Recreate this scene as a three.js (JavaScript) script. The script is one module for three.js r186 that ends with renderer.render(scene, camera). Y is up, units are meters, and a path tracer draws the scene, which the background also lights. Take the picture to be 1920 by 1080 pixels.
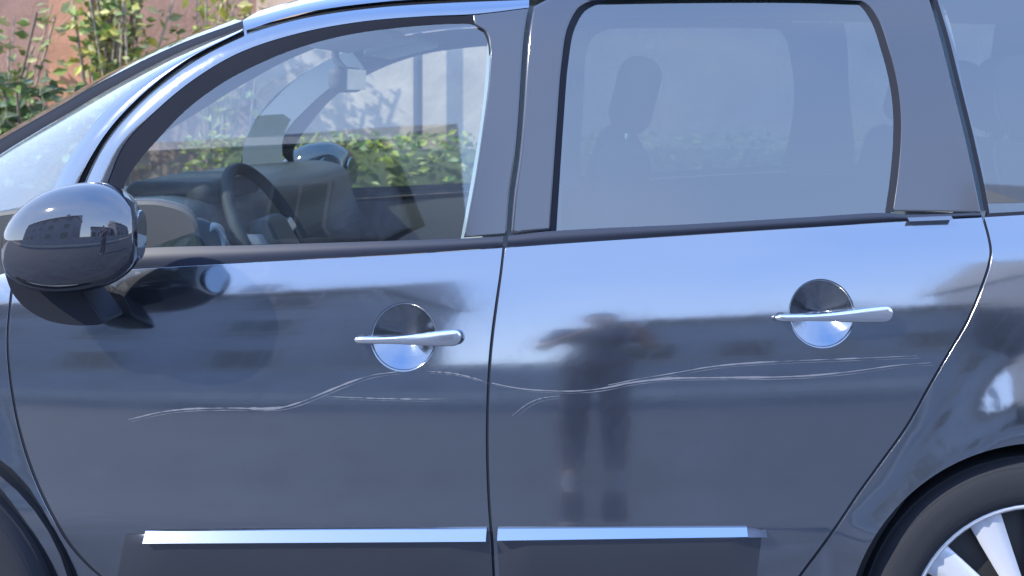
import * as THREE from 'three';
import { mergeGeometries } from 'three/addons/utils/BufferGeometryUtils.js';
import { RoundedBoxGeometry } from 'three/addons/geometries/RoundedBoxGeometry.js';
import { MarchingCubes } from 'three/addons/objects/MarchingCubes.js';
import { ImprovedNoise } from 'three/addons/math/ImprovedNoise.js';

// ---------------------------------------------------------------- camera, sky, sun, exposure
const F = 2112, CX = 1150, CY = 170, D = 2.2, H = 1.43;      // lens in photo pixels, optical centre, distance to the car's side, eye height
const scene = new THREE.Scene();
const camera = new THREE.PerspectiveCamera(2 * Math.atan(540 / F) * 180 / Math.PI, 1920 / 1080, 0.05, 600);
camera.position.set(0, H, D);
camera.setViewOffset(1920, 1080, 960 - CX, 540 - CY, 1920, 1080);
camera.focus = 2.3; camera.userData.fStop = 4.8;
camera.updateMatrixWorld();
const renderer = new THREE.WebGLRenderer({ antialias: true });
renderer.setSize(1024, 576);
renderer.toneMapping = THREE.LinearToneMapping;
renderer.toneMappingExposure = 3.2;
renderer.shadowMap.enabled = true;
const sunDir = new THREE.Vector3(-0.66, 0.62, 0.42).normalize();
{
  const W = 512, Hh = 256, data = new Float32Array(W * Hh * 4), hor = [0.66, 0.79, 0.98], zen = [0.19, 0.37, 0.83], nz = new ImprovedNoise();
  for (let j = 0; j < Hh; j++) for (let i = 0; i < W; i++) {
    const el = ((j + 0.5) / Hh - 0.5) * Math.PI, az = (i / W) * Math.PI * 2, k = Math.pow(Math.max(0, Math.sin(el)), 0.55), o = (j * W + i) * 4;
    const x = Math.cos(el) * Math.cos(az), z = Math.cos(el) * Math.sin(az), y = Math.sin(el);
    let c = 0;                                               // thin high cloud
    for (let q = 0, a = 0.5, f = 2.2; q < 4; q++, a /= 2, f *= 2.1) c += a * nz.noise(x * f / (0.25 + Math.max(0, y)) * 0.5, z * f / (0.25 + Math.max(0, y)) * 0.5, 3.3 + q * 7);
    c = Math.max(0, Math.min(1, c * 1.6 + 0.1)) * 0.28;
    for (let q = 0; q < 3; q++) { const v = hor[q] + (zen[q] - hor[q]) * k; data[o + q] = v + ([0.8, 0.84, 0.9][q] - v) * c; }
    data[o + 3] = 1;
  }
  const t = new THREE.DataTexture(data, W, Hh, THREE.RGBAFormat, THREE.FloatType);
  t.mapping = THREE.EquirectangularReflectionMapping; t.magFilter = t.minFilter = THREE.LinearFilter; t.needsUpdate = true;
  scene.background = t; scene.environment = t;
}
const sun = new THREE.DirectionalLight(new THREE.Color(1, 0.94, 0.85), 2.2);
sun.position.copy(sunDir).multiplyScalar(30); sun.castShadow = true; sun.shadow.mapSize.set(2048, 2048);
Object.assign(sun.shadow.camera, { left: -22, right: 22, top: 22, bottom: -22, near: 1, far: 80 });
scene.add(sun, sun.target);

// ---------------------------------------------------------------- helpers
let seed = 7;
const rnd = () => { seed = (seed * 1664525 + 1013904223) >>> 0; return seed / 4294967296; };
const rr = (a, b) => a + (b - a) * rnd();
const clamp = (x, a = 0, b = 1) => Math.min(b, Math.max(a, x));
const noise = new ImprovedNoise();
const V2 = (x, y) => new THREE.Vector2(x, y), V3 = (x, y, z) => new THREE.Vector3(x, y, z);
function shaded(o) { o.traverse((m) => { if (m.isMesh) { m.castShadow = true; m.receiveShadow = true; } }); return o; }
const used = {};
function numbered(n) { used[n] = (used[n] ?? -1) + 1; return used[n] ? `${n}_${String(used[n]).padStart(3, '0')}` : n; }
function mesh(name, g, m, parent) { const o = new THREE.Mesh(g, m); o.name = name; o.castShadow = o.receiveShadow = true; parent?.add(o); return o; }
function tag(o, label, category, group) { Object.assign(o.userData, { label, category }); if (group) o.userData.group = group; return o; }
function thing(name, label, category, [x, y, z] = [0, 0, 0], group) { const o = new THREE.Group(); o.name = numbered(name); o.position.set(x, y, z); scene.add(o); return tag(o, label, category, group); }
function structure(name, g, m) { const o = mesh(numbered(name), g, m, scene); o.userData.kind = 'structure'; return o; }
const box = (x0, x1, y0, y1, z0, z1) => new THREE.BoxGeometry(x1 - x0, y1 - y0, z1 - z0).translate((x0 + x1) / 2, (y0 + y1) / 2, (z0 + z1) / 2);
const rbox = (w, h, d, r = 0.03, s = 3) => new RoundedBoxGeometry(w, h, d, s, Math.min(r, w / 2.01, h / 2.01, d / 2.01));
function worldUV(g, s = 1) {                                   // uv in metres by the face's main axis
  if (g.index) g = g.toNonIndexed();
  const p = g.attributes.position, uv = new Float32Array(p.count * 2), a = V3(0, 0, 0), b = V3(0, 0, 0), c = V3(0, 0, 0);
  for (let i = 0; i < p.count; i += 3) {
    a.fromBufferAttribute(p, i); b.fromBufferAttribute(p, i + 1); c.fromBufferAttribute(p, i + 2);
    const n = b.clone().sub(a).cross(c.clone().sub(a)), ax = Math.abs(n.x), ay = Math.abs(n.y), az = Math.abs(n.z);
    [a, b, c].forEach((q, k) => { const [u, v] = ay >= ax && ay >= az ? [q.x, q.z] : ax >= az ? [q.z, q.y] : [q.x, q.y]; uv[(i + k) * 2] = u * s; uv[(i + k) * 2 + 1] = v * s; });
  }
  g.setAttribute('uv', new THREE.BufferAttribute(uv, 2)); return g;
}
function noiseTex(size, fn, srgb = true) {                     // tileable only by its own fineness; fn(x,y) in 0..1 returns [r,g,b] 0..255
  const d = new Uint8Array(size * size * 4);
  for (let j = 0; j < size; j++) for (let i = 0; i < size; i++) { const c = fn(i / size, j / size), o = (j * size + i) * 4; d[o] = c[0]; d[o + 1] = c[1]; d[o + 2] = c[2]; d[o + 3] = 255; }
  const t = new THREE.DataTexture(d, size, size); t.wrapS = t.wrapT = THREE.RepeatWrapping; t.magFilter = THREE.LinearFilter; t.minFilter = THREE.LinearMipmapLinearFilter; t.generateMipmaps = true;
  if (srgb) t.colorSpace = THREE.SRGBColorSpace; t.needsUpdate = true; return t;
}
function tile(x, y, f, q) {                                    // noise that repeats over the unit square
  const a = x * Math.PI * 2, b = y * Math.PI * 2, r = f / 6.28;
  return noise.noise(Math.cos(a) * r + 11 * q, Math.sin(a) * r + Math.cos(b) * r, Math.sin(b) * r + 5.5 * q);
}
const fbm = (x, y, f, q, n = 4) => { let s = 0; for (let k = 0, a = 1; k < n; k++, a *= 0.55, f *= 2.1) s += a * tile(x, y, f, q + k * 3); return s; };
const mixTex = (base, amp, f, q) => noiseTex(512, (x, y) => { const k = 1 + amp * fbm(x, y, f, q) + amp * 0.5 * (rnd() - 0.5); return base.map((c) => clamp(c * k, 0, 255)); });
const bumpTex = (f, q) => noiseTex(256, (x, y) => { const v = 128 + 90 * fbm(x, y, f, q, 5); return [v, v, v].map((k) => clamp(k, 0, 255)); }, false);

// ---------------------------------------------------------------- materials
const col = (r, g, b) => new THREE.Color().setRGB(r, g, b);
const std = (c, roughness = 0.8, o = {}) => new THREE.MeshStandardMaterial({ color: c, roughness, ...o });
const phy = (c, o = {}) => new THREE.MeshPhysicalMaterial({ color: c, ...o });
const wave = bumpTex(7, 21); wave.repeat.set(1.7, 1.7);             // the slight waviness of pressed, painted sheet
const spots = noiseTex(512, (x, y) => { const d = fbm(x, y, 26, 31, 4), v = 205 + 60 * fbm(x, y, 5, 33, 3) + (d > 0.42 ? 45 : 0); return [255, clamp(v, 120, 255), 0]; }, false); spots.repeat.set(1.3, 1.3);   // dried dust and water marks
const M = {
  paint: phy(col(0.235, 0.258, 0.295), { metalness: 0.95, roughness: 0.135, roughnessMap: spots, bumpMap: wave, bumpScale: 0.00012, clearcoat: 1, clearcoatRoughness: 0.03 }),
  gloss: phy(col(0.03, 0.033, 0.045), { metalness: 0.0, roughness: 0.12, ior: 1.75, clearcoat: 0.4, clearcoatRoughness: 0.05 }),
  satin: phy(col(0.024, 0.03, 0.048), { roughness: 0.45, ior: 1.42, specularIntensity: 0.7 }),
  mirrorCap: phy(col(0.012, 0.013, 0.02), { roughness: 0.04, ior: 2.3 }),
  plastic: phy(col(0.014, 0.016, 0.024), { roughness: 0.45, specularIntensity: 0.5 }),
  moulding: phy(col(0.11, 0.12, 0.145), { metalness: 0.8, roughness: 0.3, clearcoat: 0.3 }),
  rubber: phy(col(0.018, 0.021, 0.03), { roughness: 0.75, ior: 1.3, specularIntensity: 0.35 }),
  gap: phy(col(0.02, 0.02, 0.022), { roughness: 0.9, specularIntensity: 0.3 }),
  chrome: phy(col(0.80, 0.81, 0.83), { metalness: 1, roughness: 0.22 }), strip: phy(col(0.42, 0.43, 0.45), { metalness: 1, roughness: 0.14 }),
  silver: phy(col(0.55, 0.57, 0.62), { metalness: 0.2, roughness: 0.35, clearcoat: 0.5 }),
  glass: phy(col(0.78, 0.88, 0.87), { transmission: 1, roughness: 0.0, thickness: 0, ior: 2.25, side: THREE.DoubleSide }),
  quarterGlass: phy(col(0.85, 0.93, 0.93), { transmission: 1, roughness: 0.0, thickness: 0, ior: 2.33, metalness: 0.15, side: THREE.DoubleSide }),
  screen: phy(col(0.78, 0.88, 0.86), { transmission: 1, roughness: 0.0, thickness: 0, ior: 1.6, side: THREE.DoubleSide }),
  privacy: phy(col(0.26, 0.33, 0.37), { transmission: 1, roughness: 0.0, thickness: 0, ior: 2.3, metalness: 0.05, side: THREE.DoubleSide }),
  dash: std(col(0.055, 0.06, 0.065), 0.55), dashSoft: std(col(0.03, 0.032, 0.036), 0.7),
  lining: std(col(0.42, 0.45, 0.46), 0.85), seat: std(col(0.035, 0.037, 0.045), 0.9), card: std(col(0.03, 0.032, 0.037), 0.7),
  mirrorGlass: phy(col(0.35, 0.42, 0.48), { metalness: 1, roughness: 0.02 }),
  scratch: std(col(0.145, 0.155, 0.185), 0.6),
  tyre: phy(col(0.024, 0.026, 0.033), { roughness: 0.85, specularIntensity: 0.45, bumpMap: bumpTex(30, 4), bumpScale: 0.0006 }),
};

// ---------------------------------------------------------------- the car's side as one surface: z = S(x, y)
const TILT = [[0.2, -16], [0.40, -12], [0.50, -8], [0.552, -4], [0.565, 3], [0.58, 5], [0.60, 6.5], [0.63, 5], [0.66, 3.2], [0.77, 3.5], [0.86, 6], [0.92, 9], [0.975, 13.5], [1.037, 20], [1.085, 24], [1.11, 25], [1.13, 16], [1.34, 16], [1.48, 19], [1.58, 25], [1.66, 38], [1.8, 60]];
const tiltAt = (y) => { let k = 1; while (k < TILT.length - 1 && TILT[k][0] < y) k++; const [a, p] = TILT[k - 1], [b, q] = TILT[k]; return p + (q - p) * clamp((y - a) / (b - a)); };
const ZT = []; { let z = 0; for (let i = 0; i <= 1600; i++) { const y = 0.2 + i / 1000; if (i) z -= Math.tan(tiltAt(y - 0.0005) * Math.PI / 180) / 1000; ZT.push(z); } const z0 = ZT[360]; ZT.forEach((v, i) => ZT[i] = v - z0); }
const zProfile = (y) => { const i = clamp((y - 0.2) * 1000, 0, 1599.999), k = Math.floor(i); return ZT[k] + (ZT[k + 1] - ZT[k]) * (i - k); };
const toX = (u) => (u - CX) / F * D, toY = (v) => H - (v - CY) / F * D;
const REAR = [toX(1958), 0.352], FRONT = [toX(-260), 0.352], ARCH = 372 / F * D;
const rise = (x) => clamp((x + 0.92) / 1.6, -0.3, 1.3) * 0.075 - 0.03;
function S(x, y) { return S0(x, y) + flare(x, y); }
const EDGES = [[[1843, 405], [1858, 475], [1840, 540], [1780, 660], [1700, 800], [1610, 925], [1530, 1040], [1455, 1150], [1400, 1240]], [[26, 513], [14, 640], [25, 750], [52, 860], [100, 970], [165, 1060], [260, 1150], [340, 1230]]].map((c) => c.map(([u, v]) => [toX(u), toY(v)]));
function doorGap(x, y) {                                       // how far a point of the wings lies from the door's shut line; 0 on the doors
  const c = EDGES[x > 0 ? 0 : 1]; let best = 9, side = 1;
  for (let i = 1; i < c.length; i++) { const [ax, ay] = c[i - 1], [bx, by] = c[i], dx = bx - ax, dy = by - ay, t = clamp(((x - ax) * dx + (y - ay) * dy) / (dx * dx + dy * dy)), d = Math.hypot(x - ax - dx * t, y - ay - dy * t); if (d < best) { best = d; side = Math.sign((x - ax) * dy - (y - ay) * dx); } }
  return Math.max(0, best * side * (x > 0 ? -1 : 1));
}
function flare(x, y) {
  let z = 0;
  for (const [cx, cy] of [REAR, FRONT]) { const s = clamp((Math.hypot(x - cx, y - cy) - ARCH) / (cx > 0 ? 0.2 : 0.11)); z += (cx > 0 ? 0.026 : 0.012) * (1 - s) ** 2 * (1 + 2 * s); }
  const k = clamp(doorGap(x, y) / 0.18); return z * k * k * (3 - 2 * k);
}
function S0(x, y) {
  const eta = y - rise(x) * clamp((y - 0.6) / 0.5);
  let z = zProfile(eta) - 0.045 * (x - 0.05) ** 2;
  if (x < -1.45) z -= 0.34 * (x + 1.45) ** 2;
  if (x > 1.0) z -= 0.75 * (x - 1.0) ** 2;
  return z;
}
const normalS = (x, y, f = S) => { const e = 0.004; return V3(-(f(x + e, y) - f(x - e, y)) / (2 * e), -(f(x, y + e) - f(x, y - e)) / (2 * e), 1).normalize(); };
function P(u, v, off = 0) {                                    // photo pixel -> point of the car's side (moved out by off)
  let z = 0, x, y;
  for (let k = 0; k < 30; k++) { const d = (D - z) / F; x = (u - CX) * d; y = H - (v - CY) * d; z = Math.max(-0.7, z * 0.5 + 0.5 * (S(x, y) + off)); }
  return V3(x, y, z);
}
const at = (u, v, z) => { const d = (D - z) / F; return V3((u - CX) * d, H - (v - CY) * d, z); };
const ZC = -0.84;                                              // the car's middle plane
function curve(px, n = 60) { return new THREE.CatmullRomCurve3(px.map(([u, v]) => V3(u, v, 0)), false, 'centripetal').getSpacedPoints(n - 1).map((p) => [p.x, p.y]); }
function ribbon(a, b, { nu = 60, nv = 6, off = () => 0 } = {}) {   // a strip between two pixel curves, laid on the side
  const A = curve(a, nu), B = curve(b, nu), pos = [], uv = [], idx = [];
  for (let i = 0; i < nu; i++) for (let j = 0; j <= nv; j++) {
    const s = j / nv, p = P(A[i][0] + (B[i][0] - A[i][0]) * s, A[i][1] + (B[i][1] - A[i][1]) * s, off(s, i / (nu - 1)));
    pos.push(p.x, p.y, p.z); uv.push(p.x, p.y);
    if (i && j) { const k = i * (nv + 1) + j, q = k - nv - 1; idx.push(q - 1, k - 1, k, q - 1, k, q); }
  }
  return indexed(pos, idx, uv);
}
function indexed(pos, idx, uv) {
  const g = new THREE.BufferGeometry(); g.setAttribute('position', new THREE.Float32BufferAttribute(pos, 3));
  if (uv) g.setAttribute('uv', new THREE.Float32BufferAttribute(uv, 2));
  g.setIndex(idx); g.computeVertexNormals(); return g;
}
function gridSurface(nu, nv, fn) {
  const pos = [], idx = [], uv = [];
  for (let i = 0; i <= nu; i++) for (let j = 0; j <= nv; j++) { const p = fn(i / nu, j / nv); pos.push(p.x, p.y, p.z); uv.push(i / nu, j / nv); if (i && j) { const k = i * (nv + 1) + j, q = k - nv - 1; idx.push(q - 1, k - 1, k, q - 1, k, q); } }
  return indexed(pos, idx, uv);
}
function inset(pts, d) {                                       // pts: closed loop of Vector2; d > 0 moves inwards
  const n = pts.length, ccw = THREE.ShapeUtils.area(pts) > 0 ? 1 : -1;
  return pts.map((p, i) => {
    const a = pts[(i + n - 1) % n], b = pts[(i + 1) % n], t1 = p.clone().sub(a).normalize(), t2 = b.clone().sub(p).normalize();
    const n1 = V2(-t1.y, t1.x), n2 = V2(-t2.y, t2.x), m = n1.add(n2); const l = m.length(); if (l < 1e-6) return p.clone();
    m.divideScalar(l); const c = Math.max(0.45, m.dot(n2)); return p.clone().addScaledVector(m, ccw * d / c);
  });
}
function clip(poly, axis, at, keepAbove) {                      // one side of a cell
  const out = [], inside = (p) => keepAbove ? p[axis] >= at : p[axis] <= at;
  for (let i = 0; i < poly.length; i++) {
    const a = poly[i], b = poly[(i + 1) % poly.length], ia = inside(a), ib = inside(b);
    if (ia) out.push(a);
    if (ia !== ib) { const t = (at - a[axis]) / (b[axis] - a[axis]), q = [a[0] + (b[0] - a[0]) * t, a[1] + (b[1] - a[1]) * t]; q[axis] = at; out.push(q); }
  }
  return out;
}
function cells(loop, holes, edge) {                            // a flat outline cut into a square net, as triangle corners
  let polys = [loop.map((p) => [p.x, p.y])];
  for (const h of holes) polys = polys.flatMap((poly) => {     // a round hole: two halves, each with half of the hole bitten out
    const ys = (pts) => pts.filter((p) => Math.abs(p[0] - h.x) < 1e-9).map((p) => p[1]);
    return [[false, 90, 270], [true, -90, 90]].map(([above, a0, a1]) => {
      const half = clip(poly, 0, h.x, above), cut = ys(half), top = Math.max(...cut), low = Math.min(...cut), arcPts = Array.from({ length: 33 }, (_, i) => { const a = (a0 + (a1 - a0) * i / 32) * Math.PI / 180; return [i % 32 ? h.x + h.r * Math.cos(a) : h.x, h.y + h.r * Math.sin(a)]; });
      const n = half.length; let k = half.findIndex((p, i) => { const q = half[(i + 1) % n]; return Math.abs(p[0] - h.x) < 1e-9 && Math.abs(q[0] - h.x) < 1e-9 && Math.abs(Math.abs(p[1] - q[1]) - (top - low)) < 1e-9; });
      const down = half[k][1] > half[(k + 1) % n][1], ins = (arcPts[0][1] > arcPts[32][1]) === down ? arcPts : arcPts.slice().reverse();
      return [...half.slice(0, k + 1), ...ins, ...half.slice(k + 1)];
    });
  });
  const out = [];
  for (const poly of polys) {
    const xs = poly.map((p) => p[0]), ys = poly.map((p) => p[1]), x0 = Math.floor(Math.min(...xs) / edge), x1 = Math.ceil(Math.max(...xs) / edge), y0 = Math.floor(Math.min(...ys) / edge), y1 = Math.ceil(Math.max(...ys) / edge);
    for (let i = x0; i < x1; i++) {
      const strip = clip(clip(poly, 0, i * edge, true), 0, (i + 1) * edge, false); if (strip.length < 3) continue;
      for (let j = y0; j < y1; j++) {
        const c = clip(clip(strip, 1, j * edge, true), 1, (j + 1) * edge, false); if (c.length < 3) continue;
        const v = c.map(([x, y]) => V2(x, y)), keep = v.filter((p, q) => p.distanceTo(v[(q + 1) % v.length]) > 1e-7); if (keep.length < 3) continue;
        const ccw = THREE.ShapeUtils.area(keep) > 0;
        for (const t of THREE.ShapeUtils.triangulateShape(ccw ? keep : keep.slice().reverse(), [])) for (const q of t) { const p = (ccw ? keep : keep.slice().reverse())[q]; out.push([p.x, p.y]); }
      }
    }
  }
  return out;
}
function panel(px, { gap = 0.0028, holes = [], off = 0, deep = 0.035, edge = 0.02, surf = S, roll = 0.0006 } = {}) {   // a sheet of bodywork with rolled edges
  let loop = []; for (const [u, v] of px) { const p = P(u, v, off), q = V2(p.x, p.y); if (!loop.length || loop[loop.length - 1].distanceTo(q) > 0.0015) loop.push(q); }
  if (loop[0].distanceTo(loop[loop.length - 1]) < 0.0015) loop.pop();
  const O = inset(loop, gap), I = inset(loop, gap + roll), flat = cells(I, holes, edge);
  const f = (x, y) => surf(x, y) + off, pos = [], nor = [], uv = [];
  const put = (x, y, z, n) => { pos.push(x, y, z); nor.push(n.x, n.y, n.z); uv.push(x, y); };
  for (const [x, y] of flat) put(x, y, f(x, y), normalS(x, y, f));
  const n = I.length, ccw = THREE.ShapeUtils.area(I) > 0 ? -1 : 1;
  for (let i = 0; i < n; i++) {
    const j = (i + 1) % n, out = (k) => { const a = O[k].clone().sub(I[k]); return V3(a.x, a.y, 0).normalize(); }, w = (k, d, which) => [which[k].x, which[k].y, f(which[k].x, which[k].y) - d];
    const ni = normalS(I[i].x, I[i].y, f), nj = normalS(I[j].x, I[j].y, f), oi = out(i), oj = out(j), mi = ni.clone().add(oi).normalize(), mj = nj.clone().add(oj).normalize();
    const a = w(i, 0, I), b = w(j, 0, I), c = w(j, roll * 0.7, O), d = w(i, roll * 0.7, O), e = w(j, deep, O), h = w(i, deep, O);
    const quad = (A, nA, B, nB, C, nC, Dd, nD) => { const t = ccw < 0 ? [[A, nA], [Dd, nD], [B, nB], [B, nB], [Dd, nD], [C, nC]] : [[A, nA], [B, nB], [Dd, nD], [B, nB], [C, nC], [Dd, nD]]; for (const [q, m] of t) put(...q, m); };
    quad(a, ni, b, nj, c, mj, d, mi); quad(d, oi, c, oj, e, oj, h, oi);
  }
  const r = new THREE.BufferGeometry(); r.setAttribute('position', new THREE.Float32BufferAttribute(pos, 3)); r.setAttribute('normal', new THREE.Float32BufferAttribute(nor, 3)); r.setAttribute('uv', new THREE.Float32BufferAttribute(uv, 2)); return r;
}
function mirrored(g) {
  const m = g.index ? g.toNonIndexed() : g.clone(), p = m.attributes.position, n = m.attributes.normal, u = m.attributes.uv;
  for (let i = 0; i < p.count; i++) { p.setZ(i, 2 * ZC - p.getZ(i)); n.setZ(i, -n.getZ(i)); }
  for (const a of [p, n, u]) if (a) for (let i = 0; i < p.count; i += 3) for (let k = 0; k < a.itemSize; k++) { const t = a.getComponent(i + 1, k); a.setComponent(i + 1, k, a.getComponent(i + 2, k)); a.setComponent(i + 2, k, t); }
  return m;
}
function loftLoop(rings, caps = true) {                        // rings: arrays of Vector3, all of one length
  const n = rings[0].length, pos = [], idx = [];
  for (const r of rings) for (const p of r) pos.push(p.x, p.y, p.z);
  for (let i = 0; i + 1 < rings.length; i++) for (let k = 0; k < n; k++) { const a = i * n + k, b = i * n + (k + 1) % n, c = a + n, d = b + n; idx.push(a, b, d, a, d, c); }
  if (caps) for (const e of [0, rings.length - 1]) { const m = rings[e].reduce((s, p) => s.add(p), V3(0, 0, 0)).divideScalar(n), q = pos.length / 3; pos.push(m.x, m.y, m.z); for (let k = 0; k < n; k++) { const a = e * n + k, b = e * n + (k + 1) % n; e ? idx.push(a, b, q) : idx.push(b, a, q); } }
  return indexed(pos, idx);
}
const tube = (pts, r, seg = 40, rad = 10) => new THREE.TubeGeometry(new THREE.CatmullRomCurve3(pts, false, 'centripetal'), seg, r, rad);

// ---------------------------------------------------------------- outlines read off the photograph
const L = {
  split: [[945, 462], [938, 520], [930, 575], [922, 640], [917, 700], [914, 780], [914, 860], [917, 940], [922, 1010], [926, 1080], [930, 1150]],
  doorFront: [[26, 513], [20, 560], [14, 640], [18, 700], [25, 750], [35, 800], [52, 860], [75, 920], [100, 970], [130, 1020], [165, 1060], [210, 1100], [260, 1150]],
  beltF: [[26, 513], [120, 509], [250, 502], [500, 488], [750, 475], [945, 462]],
  beltR: [[945, 462], [1100, 451], [1300, 438], [1500, 425], [1690, 413], [1843, 405]],
  rearLow: [[1843, 405], [1855, 450], [1858, 475], [1852, 505], [1840, 540], [1815, 600], [1780, 660], [1745, 720], [1700, 800], [1650, 870], [1610, 925], [1570, 985], [1530, 1040], [1500, 1080], [1455, 1150]],
  rearUp: [[1843, 403], [1830, 340], [1810, 250], [1790, 170], [1765, 70], [1745, 0], [1738, -20]],
  splitUp: [[950, 441], [956, 362], [966, 290], [973, 210], [978, 130], [984, 60], [992, 12]],
  frameOut: [[140, 365], [185, 270], [250, 192], [350, 112], [450, 60], [560, 29], [700, 8], [850, -2], [992, -7]],
  frameIn: [[198, 350], [233, 270], [300, 200], [370, 144], [450, 98], [560, 62], [680, 40], [800, 30], [890, 26], [992, 14]],
  glassF: [[228, 400], [234, 345], [262, 300], [290, 268], [345, 210], [400, 167], [460, 132], [545, 95], [640, 68], [740, 53], [850, 45], [890, 46], [911, 62], [918, 95]],
  glassFR: [[918, 95], [915, 150], [905, 230], [890, 330], [868, 447]],
  glassRL: [[1034, 434], [1040, 340], [1048, 220], [1056, 120], [1068, 50], [1090, 14], [1130, -2]],
  glassRR: [[1590, -3], [1622, 8], [1646, 40], [1664, 92], [1678, 145], [1686, 200], [1687, 262], [1681, 335], [1672, 398]],
};
const arc = ([cx, cy], a0, a1, n = 40) => Array.from({ length: n }, (_, i) => { const a = (a0 + (a1 - a0) * i / (n - 1)) * Math.PI / 180, x = cx + ARCH * Math.cos(a), y = cy + ARCH * Math.sin(a); return [x / D * F + CX, CY - (y - H) / D * F]; });
const rev = (a) => a.slice().reverse();
const loop = (...cs) => cs.flatMap((c) => c.length > 2 ? curve(c, Math.max(12, c.length * 6)) : c);

// ---------------------------------------------------------------- ground and street
const asphaltMap = mixTex([150, 152, 158], 0.16, 14, 1), asphaltBump = bumpTex(60, 2);
asphaltMap.repeat.set(0.35, 0.35); asphaltBump.repeat.set(1.5, 1.5);
const paveMap = mixTex([188, 182, 172], 0.12, 10, 3); paveMap.repeat.set(0.5, 0.5);
M.asphalt = std(col(0.215, 0.24, 0.275), 0.9, { map: asphaltMap, bumpMap: asphaltBump, bumpScale: 0.004 });
M.paving = std(col(0.75, 0.73, 0.7), 0.9, { map: paveMap });
const soilMap = mixTex([120, 104, 84], 0.25, 12, 5);
M.soil = std(col(0.45, 0.45, 0.4), 1, { map: soilMap });
structure('ground', worldUV(new THREE.PlaneGeometry(400, 400).rotateX(-Math.PI / 2).translate(0, -0.03, 0)), M.soil);
structure('road', worldUV(box(-120, 120, -0.2, 0, -1.98, 7.2)), M.asphalt);
structure('pavement', worldUV(box(-120, 120, -0.2, 0.11, -4.6, -2.12)), M.paving);
structure('pavement', worldUV(box(-120, 120, -0.2, 0.11, 7.34, 9.4)), M.paving);
const kerbM = std(col(0.36, 0.35, 0.34), 0.9);
for (const z of [-2.05, 7.27]) { const k = thing('kerb', z < 0 ? 'grey concrete kerb on the hedge side of the parked car' : 'grey concrete kerb across the road from the parked car', 'kerb', [0, 0, z]); for (let i = -16; i < 16; i++) mesh('kerbstone', rbox(0.994, 0.3, 0.138, 0.015, 1).translate(i + 0.5, -0.03, 0), kerbM, k); }

// ---------------------------------------------------------------- the car
const BASE = V3(-0.31, 0, ZC);
const car = thing('parked_car', 'dark blue grey five door car with long pale scratches across its doors', 'car', BASE.toArray());
const part = (name, g, m, parent = car) => { const o = mesh(name, g, m, parent); if (parent === car) o.position.copy(BASE).negate(); return o; };
const both = [];                                               // parts that the far side repeats

// front door
const CUPS = [[757, 632], [1541, 588]].map(([u, v]) => { const p = P(u, v); return { x: p.x, y: p.y, r: 0.0665 }; });
function cup({ x, y, r }) {
  return gridSurface(64, 22, (a, b) => { const t = a * Math.PI * 2, s = b * 1.03, px = x + r * s * Math.cos(t), py = y + r * s * Math.sin(t) - 0.005 * (1 - Math.min(1, s)); return V3(px, py, S0(px, py) - 0.043 * (1 - Math.min(1, s) ** 1.45) - 0.0008 * clamp((s - 1) / 0.03)); });
}
function handle(u0, v0, u1, v1) {                              // a bar, thin in front, broad at its rear end
  const rings = [], N = 40, K = 24;
  for (let i = 0; i <= N; i++) {
    const s = 0.5 - 0.5 * Math.cos(Math.PI * i / N), p = P(u0 + (u1 - u0) * s, v0 + (v1 - v0) * s), e0 = Math.min(1, Math.min(s, 1 - s) * 14), round = Math.max(0.12, Math.sqrt(1 - (1 - e0) ** 2));
    const hh = (0.0070 + 0.0090 * THREE.MathUtils.smoothstep(s, 0.25, 0.95)) * round, dd = 0.009 * round, bow = 0.020 + 0.010 * Math.sin(Math.PI * s);
    rings.push(Array.from({ length: K }, (_, k) => { const t = k / K * Math.PI * 2, c = Math.cos(t), q = Math.sin(t), e = 0.65; return V3(p.x, p.y + hh * Math.sign(q) * Math.abs(q) ** e, S(p.x, p.y) + bow + dd * Math.sign(c) * Math.abs(c) ** e); }));
  }
  return loftLoop(rings);
}
function handlePosts(u0, v0, u1, v1, door) { [0.06, 0.93].forEach((s) => { const p = P(u0 + (u1 - u0) * s, v0 + (v1 - v0) * s); part('handle_mount', rbox(0.016, s < 0.5 ? 0.012 : 0.02, 0.036, 0.004, 2).translate(p.x, p.y, S(p.x, p.y) + 0.006), M.satin, door); }); }
function glassPane(px, off) { return panel(px, { gap: -0.004, off, deep: 0.004, roll: 0.001, edge: 0.05 }); }
function moulding(a, b) { return ribbon(a, b, { nu: 70, nv: 10, off: (s, t) => 0.014 * Math.min(1, s * 14) * (1 - s * 0.95) * Math.min(1, Math.min(t, 1 - t) * 9 + 0.02) + 0.0006 }); }
function stripGeo(u0, v0, u1, v1, h, taper = 0) {               // a flat bright strip whose face leans back
  const rings = [];
  for (let i = 0; i <= 40; i++) { const s = i / 40, p = P(u0 + (u1 - u0) * s, v0 + (v1 - v0) * s), k = 1 - taper * s, z = S(p.x, p.y); rings.push([[1, -0.004], [1, 0.004], [0.9, 0.006], [-0.85, 0.021], [-1, 0.019], [-1, -0.004]].map(([y, d]) => V3(p.x, p.y + h * k * y, z + d))); }
  return loftFlat(rings);
}
function loftFlat(rings) { const g = loftLoop(rings).toNonIndexed(); g.computeVertexNormals(); return g; }
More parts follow.
